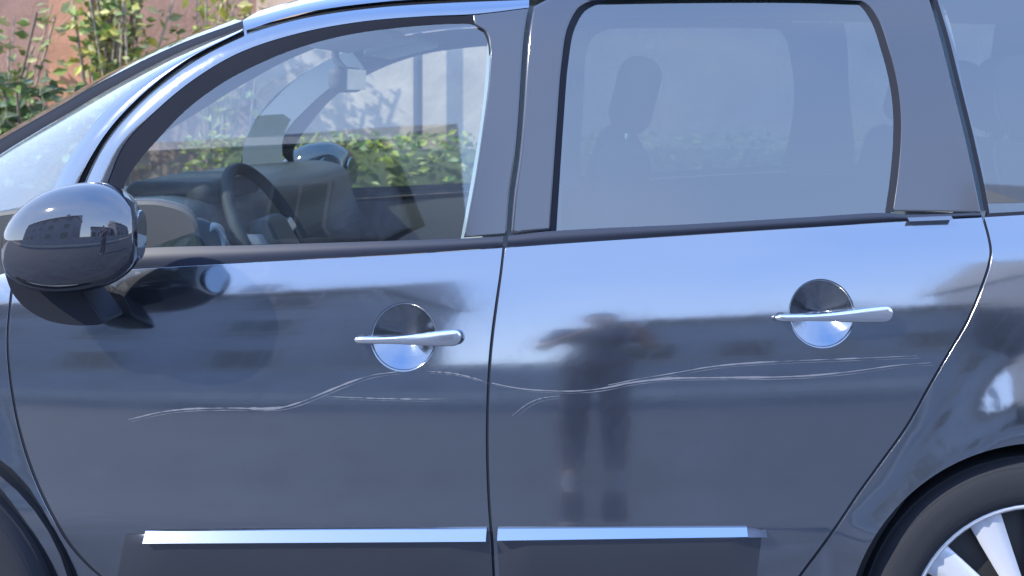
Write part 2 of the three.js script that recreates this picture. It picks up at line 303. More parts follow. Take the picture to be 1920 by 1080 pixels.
function scratch(px, w) {
  const c = curve(px, 90), pos = [], idx = [];
  c.forEach(([u, v], i) => {
    const s = i / 89, [u2, v2] = c[Math.min(89, i + 1)], [u1, v1] = c[Math.max(0, i - 1)], l = Math.hypot(u2 - u1, v2 - v1), h = w * 0.5 * (0.35 + 0.65 * Math.sin(Math.PI * clamp(s * 0.96 + 0.02))) * clamp(0.72 + 1.1 * noise.noise(s * 17, w * 3, 3) + 0.5 * noise.noise(s * 60, w, 9), 0.0, 1.4);
    for (const k of [-1, 1]) { const p = P(u - k * (v2 - v1) / l * h, v + k * (u2 - u1) / l * h, 0.0006); pos.push(p.x, p.y, p.z); }
    if (i) idx.push(2 * i - 2, 2 * i - 1, 2 * i + 1, 2 * i - 2, 2 * i + 1, 2 * i);
  });
  return indexed(pos, idx);
}

const frontDoor = part('front_door', panel(loop(L.beltF, L.split, [[930, 1150], [260, 1150]], rev(L.doorFront)), { holes: [CUPS[0]], surf: S0 }), M.paint);
part('handle_cup', cup(CUPS[0]), M.paint, frontDoor);
part('door_handle', handle(668, 633, 868, 628), M.chrome, frontDoor);
handlePosts(668, 633, 868, 628, frontDoor);
part('belt_trim', ribbon([[140, 484], [232, 468], [500, 459], [750, 451], [870, 447], [944, 443]], [[140, 511], [232, 505], [500, 490], [750, 477], [942, 464]], { off: (s) => 0.001 + 0.006 * Math.sin(Math.PI * s) - 0.004 * s }), M.satin, frontDoor);
part('window_frame', ribbon(L.frameOut, L.frameIn, { nu: 80, nv: 8, off: (s) => -0.002 + 0.005 * Math.sin(Math.PI * s) - 0.013 * (1 - s) }), M.paint, frontDoor);
part('window_seal', ribbon([[195, 356], ...L.frameIn.slice(1, -2), [885, 26], [916, 33], [930, 62], [931, 100]], [[228, 400], ...L.glassF.slice(1, -3), [888, 47], [907, 62], [915, 82], [917, 104]], { nu: 80, off: (s) => -0.003 - 0.011 * s }), M.rubber, frontDoor);
part('pillar_trim', panel(loop(rev(L.glassFR), [[918, 95], [911, 62], [890, 46], [884, 27]], [[884, 27], [992, 13]], rev(L.splitUp), [[950, 441], [868, 447]]), { off: -0.002, gap: 0.0012, deep: 0.02, roll: 0.004 }), M.gloss, frontDoor);
const paneF = part('window_pane', glassPane(loop(L.glassF, L.glassFR, [[868, 449], [226, 470]]), -0.014), M.glass, frontDoor);
part('side_moulding', moulding([[236, 1002], [500, 1001], [917, 997]], [[214, 1110], [500, 1110], [924, 1110]]), M.moulding, frontDoor);
part('chrome_strip', stripGeo(275, 1003, 913, 999, 0.0105), M.strip, frontDoor);
[[[[240, 787], [300, 773], [350, 767], [430, 765], [520, 765], [560, 755], [610, 735], [660, 715], [700, 703], [745, 697]], 4.2], [[[610, 743], [680, 746], [760, 748], [835, 748]], 2.4], [[[800, 696], [850, 700], [885, 708], [912, 716]], 2.6]].forEach(([c, w]) => [[0, 0, 1], [6, 4, 0.3]].forEach(([du, dv, k]) => part('scratch', scratch(c.map(([u, v]) => [u + du, v + dv]), w * k), M.scratch, frontDoor).userData.label = 'long pale scratch in the front door paint'));

// rear door
const rearDoor = part('rear_door', panel(loop(L.beltR, L.rearLow, [[1455, 1150], [930, 1150]], rev(L.split)), { holes: [CUPS[1]], surf: S0 }), M.paint);
part('handle_cup', cup(CUPS[1]), M.paint, rearDoor);
part('door_handle', handle(1450, 592, 1670, 584), M.chrome, rearDoor);
handlePosts(1450, 592, 1670, 584, rearDoor);
part('belt_trim', ribbon([[953, 442], [1040, 433], [1300, 420], [1500, 408], [1665, 399], [1690, 402], [1838, 399]], [[951, 463], [1100, 453], [1300, 440], [1500, 427], [1690, 415], [1838, 408]], { off: (s) => 0.001 + 0.006 * Math.sin(Math.PI * s) - 0.004 * s }), M.satin, rearDoor);
part('trim_glint_chip', stripGeo(1700, 410, 1782, 407, 0.0034), M.chrome, rearDoor);  // chrome chip added to stand for the white glint on the trim
part('pillar_trim', panel(loop([[955, 441], [962, 362], [972, 290], [979, 210], [984, 130], [990, 60], [998, 12]], [[998, 12], [1050, -16]], [[1130, -16], [1130, -4]], rev(L.glassRL), [[1034, 434], [955, 441]]), { off: -0.002, gap: 0.0012, deep: 0.02, roll: 0.008 }), M.gloss, rearDoor);
part('pillar_trim', panel(loop(L.glassRR, [[1672, 399], [1843, 401]], L.rearUp, [[1738, -18], [1590, -18]]), { off: -0.002, gap: 0.0022, deep: 0.02, roll: 0.004 }), M.gloss, rearDoor);
part('window_frame', ribbon([[1100, -18], [1300, -22], [1500, -22], [1640, -18]], [[1100, 0], [1300, -3], [1500, -3], [1640, 2]], { off: (s) => -0.002 }), M.gloss, rearDoor);
part('window_seal', ribbon(L.glassRR.map(([u, v]) => [u + 2, v]), L.glassRR.map(([u, v]) => [u - 12, v]), { off: (s) => -0.004 - 0.008 * s }), M.rubber, rearDoor);
part('window_seal', ribbon(L.glassRL.map(([u, v]) => [u - 2, v]), L.glassRL.map(([u, v]) => [u + 9, v + (v < 60 ? 4 : 0)]), { off: (s) => -0.004 - 0.008 * s }), M.rubber, rearDoor);
const paneR = part('window_pane', glassPane(loop(L.glassRL, [[1130, -2], [1590, -3]], L.glassRR, [[1672, 400], [1034, 436]]), -0.013), M.privacy, rearDoor);
part('side_moulding', moulding([[931, 997], [1200, 994], [1430, 992]], [[938, 1110], [1200, 1110], [1415, 1110]]), M.moulding, rearDoor);
part('chrome_strip', stripGeo(934, 998, 1400, 993, 0.0095, 0.25), M.strip, rearDoor);
part('strip_end', stripGeo(1400, 995, 1436, 997, 0.006, 0.5), M.moulding, rearDoor);
[[[[922, 718], [960, 726], [1000, 731], [1080, 733], [1130, 728], [1180, 718], [1250, 710], [1350, 708], [1450, 707], [1520, 704], [1600, 696], [1680, 685], [1745, 680]], 3.8], [[[1140, 722], [1200, 710], [1260, 700], [1330, 688], [1400, 681], [1500, 676], [1600, 672], [1720, 667]], 2.8], [[[960, 780], [985, 760], [1010, 748], [1050, 742]], 2.0]].forEach(([c, w]) => [[0, 0, 1], [6, 4, 0.3]].forEach(([du, dv, k]) => part('scratch', scratch(c.map(([u, v]) => [u + du, v + dv]), w * k), M.scratch, rearDoor).userData.label = 'long pale scratch in the rear door paint'));

for (const [d, c] of [[frontDoor, L.doorFront], [frontDoor, L.split], [rearDoor, L.rearLow]]) part('dark_gap_strip', ribbon(c.map(([u, v]) => [u - 9, v]), c.map(([u, v]) => [u + 9, v]), { nu: 90, nv: 1, off: () => -0.0022 }), M.rubber, d);  // dark strips added in the shut lines to hide bright panel edges
// wings, quarter, roof edge
const wing = part('front_wing', panel(loop(L.doorFront, [[260, 1150], [118, 1150]], arc(FRONT, 12, 178, 60), [[-645, 1200], [-760, 1180]], [[-760, 1180], [-772, 900], [-760, 700], [-725, 600]], [[-725, 600], [-550, 545], [-250, 470], [-60, 455], [18, 478], [26, 513]])), M.paint);
const quarter = part('rear_quarter', panel(loop([[1843, 405], [2000, 396], [2200, 388], [2330, 384]], [[2330, 384], [2350, 700], [2330, 1000], [2330, 1230]], [[2330, 1230], [2300, 1225]], arc(REAR, 2, 170, 70), [[1592, 1150], [1455, 1150]], rev(L.rearLow))), M.paint);
part('quarter_window', glassPane(loop([[1752, -16], [1775, 70], [1800, 170], [1820, 250], [1840, 340], [1851, 402]], [[1851, 402], [2220, 384]], [[2220, 384], [2150, -10]]), -0.008), M.privacy, quarter);
part('quarter_window_seal', ribbon([[1738, -18], [1765, 70], [1790, 170], [1810, 250], [1830, 340], [1842, 403]].map(([u, v]) => [u + 5, v]), [[1738, -18], [1765, 70], [1790, 170], [1810, 250], [1830, 340], [1842, 403]].map(([u, v]) => [u + 14, v]), { off: () => -0.006 }), M.rubber, quarter);
part('quarter_belt_seal', ribbon([[1850, 400], [2000, 392], [2200, 383]], [[1850, 410], [2000, 401], [2200, 392]], { off: () => -0.003 }), M.rubber, quarter);
part('tail_pillar', ribbon([[2150, -20], [2190, 200], [2220, 386]], [[2330, -20], [2330, 200], [2330, 386]], { off: () => -0.004 }), M.paint, quarter);
const SIL = [[-330, 455], [-220, 405], [-120, 341], [-40, 287], [0, 262], [100, 205], [200, 148], [330, 85], [455, 39]];
const STR = [[-300, 462], [-190, 415], [-95, 353], [-20, 303], [20, 277], [115, 220], [212, 163], [340, 97], [460, 50]];
const PIL = [[60, 478], [84, 400], [105, 345], [140, 280], [190, 215], [260, 155], [340, 107], [400, 80], [456, 54]];
const pillar = part('windscreen_pillar', ribbon(SIL, STR, { nu: 70, off: (s) => -0.16 + 0.02 * s + 0.006 * Math.sin(Math.PI * s) }), M.rubber);
part('quarter_light', ribbon(STR, PIL, { nu: 70, nv: 14, off: (s) => -0.126 * (1 - s) ** 1.5 - 0.018 }), M.quarterGlass, pillar);
part('pillar_cover', ribbon(PIL, [[150, 420], [140, 367], ...L.frameOut.slice(1, 5)], { nu: 70, nv: 10, off: (s) => -0.002 + 0.005 * Math.sin(Math.PI * s) - 0.016 * (1 - s) }), M.paint, pillar);
part('pillar_gap', ribbon([[130, 367], [178, 272], [245, 194], [345, 113], [448, 60]], [[146, 367], [190, 272], [256, 195], [354, 114], [455, 64]], { off: () => -0.010 }), M.gap, pillar);
const ROOF = [[455, 39], [560, 10], [640, -5], [800, -24], [1000, -36], [1250, -44], [1500, -46], [1760, -40], [2000, -30], [2330, -10]];
const roofEdge = part('roof_edge', ribbon(ROOF, [[458, 58], [560, 26], [700, 5], [850, -5], [992, -10], [1250, -18], [1500, -18], [1760, -17], [2000, -14], [2330, 10]], { nu: 80, nv: 8, off: (s) => -0.004 - 0.02 * (1 - s) ** 2 }), M.paint);

// door mirror
{
  const rings = [], N = 26, K = 40, xr = -0.912, xl = -1.170;
  for (let i = 0; i <= N; i++) {
    const s = i / N, x = xl + (xr - xl) * s, qq = Math.abs(s - 0.58) / (s < 0.58 ? 0.58 : 0.47), r = Math.max(0.012, (1 - qq ** 2.2) ** (1 / 2.1)), cy = toYz(482 - 36 * Math.sqrt(s), 0.07);
    rings.push(Array.from({ length: K }, (_, k) => { const t = k / K * Math.PI * 2, c = Math.cos(t), q = Math.sin(t), e = 0.85; return V3(x + s * s * 0.16 * 0.092 * c, cy + (q > 0 ? 0.110 : 0.098) * r * Math.sign(q) * Math.abs(q) ** e, 0.035 + 0.088 * r * Math.sign(c) * Math.abs(c) ** e); }));
  }
  const m = part('door_mirror', loftLoop(rings), M.mirrorCap);
  const cy = toYz(448, 0.07), face = Array.from({ length: K }, (_, k) => { const t = k / K * Math.PI * 2; return V2(Math.cos(t) * 0.04, Math.sin(t) * 0.045); });
  part('mirror_glass', new THREE.ExtrudeGeometry(new THREE.Shape(face), { depth: 0.003, bevelEnabled: true, bevelSize: 0.002, bevelThickness: 0.001, bevelSegments: 2 }).rotateY(Math.PI / 2 + 0.15).translate(xr + 0.001, cy + 0.004, 0.035), M.mirrorGlass, m);
  const foot = [[16, 512], [30, 548], [58, 578], [95, 598], [135, 606], [172, 607], [194, 604], [190, 590], [168, 562], [146, 538], [110, 520], [60, 508]].map(([u, v]) => { const p = at(u, v, 0.0); return V2(p.x, p.y); });
  part('mirror_foot', new THREE.ExtrudeGeometry(new THREE.Shape(new THREE.SplineCurve([...foot, foot[0]]).getPoints(60)), { depth: 0.07, bevelEnabled: true, bevelSize: 0.002, bevelThickness: 0.012, bevelSegments: 4 }).translate(0, 0, -0.07), M.plastic, m);
}
function toYz(v, z) { return at(0, v, z).y; }

// wheels
const wheelTemplate = (() => {
  const R = 0.352, w = new THREE.Group();
  const prof = [[0.252, 0.0], [0.262, 0.014], [0.285, 0.022], [0.315, 0.022], [0.335, 0.014], [0.347, -0.002], [R, -0.02], [R, -0.17], [0.34, -0.19], [0.30, -0.205], [0.25, -0.2]].map(([r, z]) => V2(r, z));
  const lathe = (p, n = 72) => new THREE.LatheGeometry(p, n).rotateX(Math.PI / 2);
  const ty = mesh('tyre', lathe(new THREE.SplineCurve(prof).getPoints(60)), M.tyre, w);
  for (const r of [0.278, 0.333]) mesh('tyre_rib', new THREE.TorusGeometry(r, 0.0012, 6, 96).translate(0, 0, r < 0.3 ? 0.0195 : 0.0145), M.tyre, ty);
  const rim = mesh('rim', lathe([[0.255, -0.02], [0.262, 0.004], [0.258, 0.011], [0.252, 0.011], [0.2475, 0.006], [0.246, -0.03], [0.23, -0.12], [0.24, -0.19]].map(([r, z]) => V2(r, z))), M.silver, w);
  mesh('brake_disc', lathe([[0.03, -0.07], [0.14, -0.07], [0.142, -0.08], [0.142, -0.095], [0.03, -0.1]].map(([r, z]) => V2(r, z)), 48), std(col(0.22, 0.21, 0.2), 0.5, { metalness: 0.7 }), w);
  for (let k = 0; k < 12; k++) {
    const a = (114 + 30 * k) * Math.PI / 180, pos = [], idx = [];
    for (let i = 0; i <= 8; i++) { const s = i / 8, r = 0.05 + 0.199 * s, hw = 0.012 + 0.0225 * s, z = 0.014 - 0.0135 * s - 0.016 * (1 - s) * s; [[-1, -0.012], [-0.98, 0], [-0.3, 0.006], [0, 0.002], [0.3, 0.006], [0.98, 0], [1, -0.012]].forEach(([q, dz]) => pos.push(Math.cos(a) * r - Math.sin(a) * hw * q, Math.sin(a) * r + Math.cos(a) * hw * q, z + dz - 0.004)); if (i) for (let j = 1; j < 7; j++) { const kk = i * 7 + j, q = kk - 7; idx.push(q - 1, kk - 1, kk, q - 1, kk, q); } }
    mesh('spoke', indexed(pos, idx), M.silver, rim);
  }
  mesh('hub_cap', lathe([[0.0, 0.02], [0.03, 0.018], [0.055, 0.008], [0.06, -0.02]].map(([r, z]) => V2(r, z)), 40), M.silver, rim);
  return w;
})();
for (const [[x, y], far] of [[REAR, 0], [FRONT, 0], [REAR, 1], [FRONT, 1]]) {
  const w = wheelTemplate.clone(); w.name = 'wheel'; car.add(w);
  w.position.set(x, y, far ? 2 * ZC + 0.045 : -0.045).sub(BASE); if (far) w.rotation.y = Math.PI;
  if (far) w.rotation.z = 0.4;
  const liner = mergeGeometries([new THREE.CylinderGeometry(ARCH + 0.006, ARCH + 0.006, 0.24, 48, 1, true).rotateX(Math.PI / 2), new THREE.CircleGeometry(ARCH + 0.006, 48).translate(0, 0, far ? 0.12 : -0.12)]).translate(x, y, far ? 2 * ZC + 0.17 : -0.17);
  part('arch_liner', liner, M.gap);
}

// far side: the same sheet metal turned over the middle plane
for (const p of [frontDoor, rearDoor, wing, quarter, pillar, roofEdge]) {
  const q = part(p.name, mirrored(p.geometry), p.material);
  for (const c of p.children) if (!/scratch/.test(c.name)) part(c.name, mirrored(c.geometry), c.material, q);
}
{ const m = car.children.find((c) => c.name === 'door_mirror'), q = part('door_mirror', mirrored(m.geometry), M.mirrorCap); for (const c of m.children) part(c.name, mirrored(c.geometry), c.material, q); }

// what closes the body: roof, screen, bonnet, tail, floor
const across = (px, off, bulge, nu = 60, nv = 20) => { const c = curve(px, nu + 1); return gridSurface(nu, nv, (a, b) => { const p = P(...c[Math.round(a * nu)], off(a)), k = b * 2 - 1, o = bulge(a, k); return V3(p.x + o[0], p.y + o[1], ZC + (p.z - ZC) * -k); }); };
const roof = part('roof', across(ROOF, () => -0.024, (a, k) => [0, 0.075 * (1 - k * k)]), M.paint);
part('roof_lining', across(ROOF, () => -0.05, (a, k) => [0, 0.055 * (1 - k * k) - 0.03]), M.lining, roof);
const screen = part('windscreen', across(SIL, () => -0.15, (a, k) => [-0.12 * (1 - k * k), 0.02 * (1 - k * k)]), M.screen);
part('bonnet', across([[-760, 690], [-725, 600], [-550, 545], [-330, 478], [-310, 456]], () => -0.01, (a, k) => [-0.1 * (1 - k * k), 0.07 * (1 - k * k)]), M.paint);
part('front_bumper', across([[-760, 690], [-776, 900], [-760, 1180], [-740, 1230]], () => -0.01, (a, k) => [-0.25 * (1 - k * k), 0]), M.paint);
part('tailgate', across([[2330, -10], [2336, 200], [2340, 384], [2350, 700], [2330, 1000], [2330, 1230]], () => -0.004, (a, k) => [0.12 * (1 - k * k), 0]), M.paint);
part('floor', worldUV(box(-2.0, 1.15, 0.2, 0.3, 2 * ZC + 0.2, -0.2)), M.gap);
for (const s of [0, 1]) {
  const sill = ribbon([[60, 1140], [900, 1140], [1640, 1140]], [[60, 1230], [900, 1230], [1640, 1230]], { off: () => -0.02 });
  part('sill', s ? mirrored(sill) : sill, M.paint);
  const card = gridSurface(40, 12, (a, b) => { const x = -1.42 + 2.6 * a, y = 0.3 + (1.085 + rise(x) * 0.9 - 0.3) * b; return V3(x, y, S(x, y) - 0.075 - 0.05 * Math.max(0, Math.sin(b * Math.PI * 1.5 - 1.5)) - 0.03 * (b > 0.98 ? -1 : 0)); });
  const c = part('door_card', s ? mirrored(card) : card, M.card);
  const pull = rbox(0.12, 0.018, 0.02, 0.008).translate(-0.33, 1.0, 0), z = S(-0.33, 1.0) - 0.085;
  part('inner_handle', s ? pull.translate(0, 0, 2 * ZC - z) : pull.translate(0, 0, z), M.chrome, c);
  // inner trims of the pillars
  const flip = (g) => s ? mirrored(g) : g;
  part('pillar_lining', flip(ribbon([[100, 440], [140, 300], [250, 180], [350, 110], [455, 60]], [[215, 440], [235, 300], [320, 210], [400, 150], [480, 110]], { off: () => -0.045 })), M.lining);
  part('pillar_lining', flip(ribbon([[860, 470], [885, 330], [905, 200], [915, 60], [915, 10]], [[1050, 470], [1055, 330], [1065, 200], [1075, 60], [1085, 10]], { off: () => -0.05 })), M.lining);
  part('pillar_lining', flip(ribbon([[1660, 420], [1675, 300], [1670, 180], [1640, 40], [1600, -10]], [[1860, 420], [1840, 300], [1810, 180], [1780, 40], [1760, -10]], { off: () => -0.05 })), M.lining);
}
// dashboard and steering wheel
{
  const prof = [[-1.46, 1.10], [-1.30, 1.165], [-1.02, 1.19], [-0.93, 1.185], [-0.885, 1.16], [-0.87, 1.10], [-0.84, 1.0], [-0.86, 0.8], [-0.9, 0.5], [-1.4, 0.5]].map(([x, y]) => V2(x, y));
  const sh = new THREE.Shape(new THREE.SplineCurve(prof).getPoints(50));
  const dash = part('dashboard', new THREE.ExtrudeGeometry(sh, { depth: 1.34, bevelEnabled: true, bevelSize: 0.01, bevelThickness: 0.01, bevelSegments: 2 }).translate(0, 0, 2 * ZC + 0.17), M.dash);
  part('instrument_hood', rbox(0.2, 0.06, 0.36, 0.028, 4).translate(-0.98, 1.2, -0.45), M.dashSoft, dash);
  part('side_vent', new THREE.TorusGeometry(0.036, 0.009, 10, 28).rotateY(Math.PI / 2.4).translate(-0.868, 1.1, -0.24), M.silver, dash);
  part('column', new THREE.CylinderGeometry(0.045, 0.055, 0.3, 20).rotateZ(1.05).translate(-0.93, 1.02, -0.45), M.dashSoft, dash);
  for (const dz of [0.09, -0.09]) part('stalk', new THREE.CapsuleGeometry(0.009, 0.14, 4, 10).rotateX(Math.PI / 2).translate(-0.83, 1.07, -0.45 + dz), M.satin, dash);
  const g = new THREE.Group(); g.name = 'steering_wheel';
  const sw = mesh('steering_wheel', new THREE.TorusGeometry(0.195, 0.0145, 14, 60), M.dashSoft, car);
  sw.position.set(-0.795, 1.075, -0.45).sub(BASE); sw.rotation.set(0, Math.PI / 2, 0); sw.rotateX(-0.5);
  mesh('wheel_hub', rbox(0.17, 0.13, 0.06, 0.03, 4), M.dash, sw);
  for (const a of [0.15, Math.PI - 0.15, -Math.PI / 2]) mesh('wheel_spoke', rbox(0.12, 0.035, 0.018, 0.008).translate(0.12, 0, 0).rotateZ(a), M.silver, sw);
  const rv = part('interior_mirror', rbox(0.05, 0.07, 0.24, 0.025, 4).translate(-0.72, 1.46, ZC), M.dashSoft);
  part('mirror_stem', tube([V3(-0.72, 1.48, ZC), V3(-0.75, 1.52, ZC), V3(-0.74, 1.58, ZC)], 0.01, 10), M.dashSoft, rv);
  part('mirror_glass', rbox(0.004, 0.056, 0.22, 0.001, 1).translate(-0.6935, 1.46, ZC), M.mirrorGlass, rv);
  for (const z of [-0.56, -1.12]) part('sun_visor', rbox(0.16, 0.02, 0.36, 0.009, 2).rotateZ(0.25).translate(-0.62, 1.555, z), M.lining);
}
function seat(x, z, w) {
  const s = part('seat', rbox(0.5, 0.16, w, 0.06, 4).translate(x - 0.26, 0.66, z), M.seat);
  part('seat_base', rbox(0.4, 0.32, w * 0.7, 0.03, 2).translate(x - 0.24, 0.45, z), M.gap, s);
  part('backrest', rbox(0.14, 0.66, w, 0.06, 4).rotateZ(-0.28).translate(x + 0.08, 1.0, z), M.seat, s);
  for (const dz of w > 0.8 ? [-0.42, 0, 0.42] : [0]) {
    part('headrest', rbox(0.1, 0.18, 0.25, 0.045, 4).rotateZ(-0.25).translate(x + 0.19, 1.42, z + dz), M.seat, s);
    for (const q of [-0.06, 0.06]) part('headrest_post', new THREE.CylinderGeometry(0.006, 0.006, 0.16, 8).rotateZ(-0.25).translate(x + 0.175, 1.33, z + dz + q), M.chrome, s);
  }
}
seat(-0.14, -0.45, 0.5); seat(-0.14, -1.23, 0.5); seat(0.72, ZC, 1.26);
shaded(car);

// ---------------------------------------------------------------- behind the car: wall, hedge, shrubs
const wallMap = mixTex([214, 190, 176], 0.12, 8, 7); wallMap.repeat.set(0.6, 0.6);
const wallBump = bumpTex(40, 8); wallBump.repeat.set(1.2, 1.2);
M.render = std(col(0.40, 0.32, 0.305), 0.95, { map: wallMap, bumpMap: wallBump, bumpScale: 0.004 });
M.pier = std(col(0.66, 0.45, 0.34), 0.95, { map: wallMap, bumpMap: wallBump, bumpScale: 0.003 });  // sunlit tone put into the pier's colour; the wall face keeps the shaded tone
{
  const w = thing('garden_wall', 'terracotta garden wall behind the shrubs, its pier coloured paler as if sunlit', 'wall', [0, 0, -4.75]);
  mesh('wall_face', worldUV(box(-6.3, -2.2, 0, 2.3, -0.2, 0)), M.render, w);
  mesh('coping', worldUV(box(-6.33, -2.2, 2.302, 2.38, -0.24, 0.05)), M.paving, w);
  for (const x of [-6.1, -3.31]) mesh('pier', worldUV(box(x - 0.125, x + 0.125, 0, 2.299, 0.003, 0.1)), M.pier, w);
  M.cream = std(col(0.72, 0.69, 0.62), 0.95, { map: wallMap, bumpMap: wallBump, bumpScale: 0.003 });  // cream imitates the sky wash that the window glass lays over the wall
  const c = thing('sky_wash_wall', 'added wall behind the hedge, joined to the terracotta wall, its cream imitating sky wash in the glass', 'wall', [0, 0, -4.75]);
  mesh('wall_face', worldUV(box(-2.197, 12, 0, 2.6, -0.25, 0.02)), M.cream, c);
  mesh('coping', worldUV(box(-2.25, 12.05, 2.602, 2.68, -0.3, 0.07)), M.paving, c);
  tag(mesh(numbered('drainpipe'), new THREE.CylinderGeometry(0.028, 0.028, 2.3, 14).translate(-1.18, 1.26, -4.6), std(col(0.03, 0.03, 0.03), 0.5), scene), 'dark vertical pipe standing in front of the cream wall', 'pipe');
}
const leafGeo = (n, place, size, bend = 0.35) => {             // many small folded leaves in one geometry
  const pos = [], nor = [], clr = [], q = new THREE.Quaternion(), e = new THREE.Euler(), v = V3(0, 0, 0);
  for (let i = 0; i < n; i++) {
    const c = place(i), s = size * rr(0.6, 1.35), t = rr(0.7, 1.3), hue = rr(-0.12, 0.12);
    e.set(rr(-1.3, 1.3), rr(0, 6.28), rr(-1.3, 1.3)); q.setFromEuler(e);
    const pts = [[0, 0, 0], [-0.28, bend * 0.3, 0.45], [0, 0, 1], [0.28, bend * 0.3, 0.45]].map(([x, y, z]) => v.set(x, y, z).multiplyScalar(s).applyQuaternion(q).add(c).clone());
    for (const f of [[0, 1, 2], [0, 2, 3]]) { const nn = pts[f[1]].clone().sub(pts[f[0]]).cross(pts[f[2]].clone().sub(pts[f[0]])).normalize(); for (const k of f) { pos.push(pts[k].x, pts[k].y, pts[k].z); nor.push(nn.x, nn.y, nn.z); clr.push(t * (1 + hue), t, t * (1 - hue)); } }
  }
  const g = new THREE.BufferGeometry(); g.setAttribute('position', new THREE.Float32BufferAttribute(pos, 3)); g.setAttribute('normal', new THREE.Float32BufferAttribute(nor, 3)); g.setAttribute('color', new THREE.Float32BufferAttribute(clr, 3)); return g;
};
const leafMat = (r, g, b) => phy(col(r, g, b), { roughness: 0.75, transmission: 0.35, thickness: 0, vertexColors: true, side: THREE.DoubleSide });
M.leafYellow = leafMat(0.42, 0.42, 0.07); M.leafGreen = leafMat(0.16, 0.24, 0.045); M.leafDark = leafMat(0.05, 0.085, 0.025); M.leafPale = leafMat(0.42, 0.42, 0.17);
M.bark = std(col(0.16, 0.13, 0.10), 0.95); M.twig = std(col(0.34, 0.28, 0.22), 0.9);
function shrub(name, label, [x, y, z], h, w, mats, n, stems, group) {
  const t = thing(name, label, 'shrub', [x, y, z], group), tips = [];
  for (let i = 0; i < stems; i++) {
    const a = rr(0, 6.28), r = w * Math.sqrt(rnd()), top = V3(Math.cos(a) * r, h * rr(0.7, 1.02), Math.sin(a) * r * 0.6), mid = V3(top.x * 0.35 + rr(-0.06, 0.06), top.y * 0.5, top.z * 0.35);
    mesh('stem', tube([V3(rr(-0.06, 0.06), 0, rr(-0.06, 0.06)), mid, top], rr(0.003, 0.008), 12, 5), rnd() < 0.6 ? M.twig : M.bark, t); tips.push([mid, top]);
  }
  mats.forEach((m, k) => mesh('foliage', leafGeo(Math.round(n / mats.length), () => { const [a, b] = tips[Math.floor(rnd() * tips.length)], s = Math.pow(rnd(), 0.7); return a.clone().lerp(b, s).add(V3(rr(-1, 1), rr(-1, 1), rr(-1, 1)).multiplyScalar(0.08)); }, 0.075), m, t));
  return t;
}
shrub('flowering_shrub', 'yellow green shrub with pale twigs in front of the terracotta wall', [-2.85, 0.1, -4.25], 2.35, 0.36, [M.leafYellow, M.leafPale, M.leafGreen], 900, 26);
shrub('flowering_shrub', 'sparse twiggy shrub beside the sunlit-toned pier of the garden wall', [-3.6, 0.1, -4.3], 1.9, 0.4, [M.leafPale, M.leafGreen], 420, 26);
shrub('flowering_shrub', 'thin yellow green shrub close behind the sloping front of the car roof', [-2.3, 0.1, -4.35], 2.2, 0.3, [M.leafYellow, M.leafPale], 300, 18);
shrub('low_shrub', 'low dark leafy shrub at the foot of the garden wall', [-3.12, 0.1, -3.75], 1.45, 0.5, [M.leafDark, M.leafDark, M.leafGreen], 2100, 34);
{
  const t = thing('hedge', 'yellow green clipped hedge along the foot of the cream wall', 'hedge', [0.1, 0.1, -4.15]);
  const core = rbox(4.6, 1.0, 0.4, 0.15, 3); mesh('shade_core', core.translate(0, 0.5, 0), std(col(0.09, 0.10, 0.04), 1), t);  // solid dark block stands for the shade between the leaves
  for (const [m, k] of [[M.leafYellow, 0], [M.leafPale, 1], [M.leafGreen, 2]]) mesh('foliage', leafGeo(3200, () => V3(rr(-2.45, 2.45), 0.05 + 1.03 * Math.pow(rnd(), 0.8) + 0.03 * noise.noise(rnd() * 9, k, 1), rr(-0.3, 0.3)), 0.055), m, t);
}

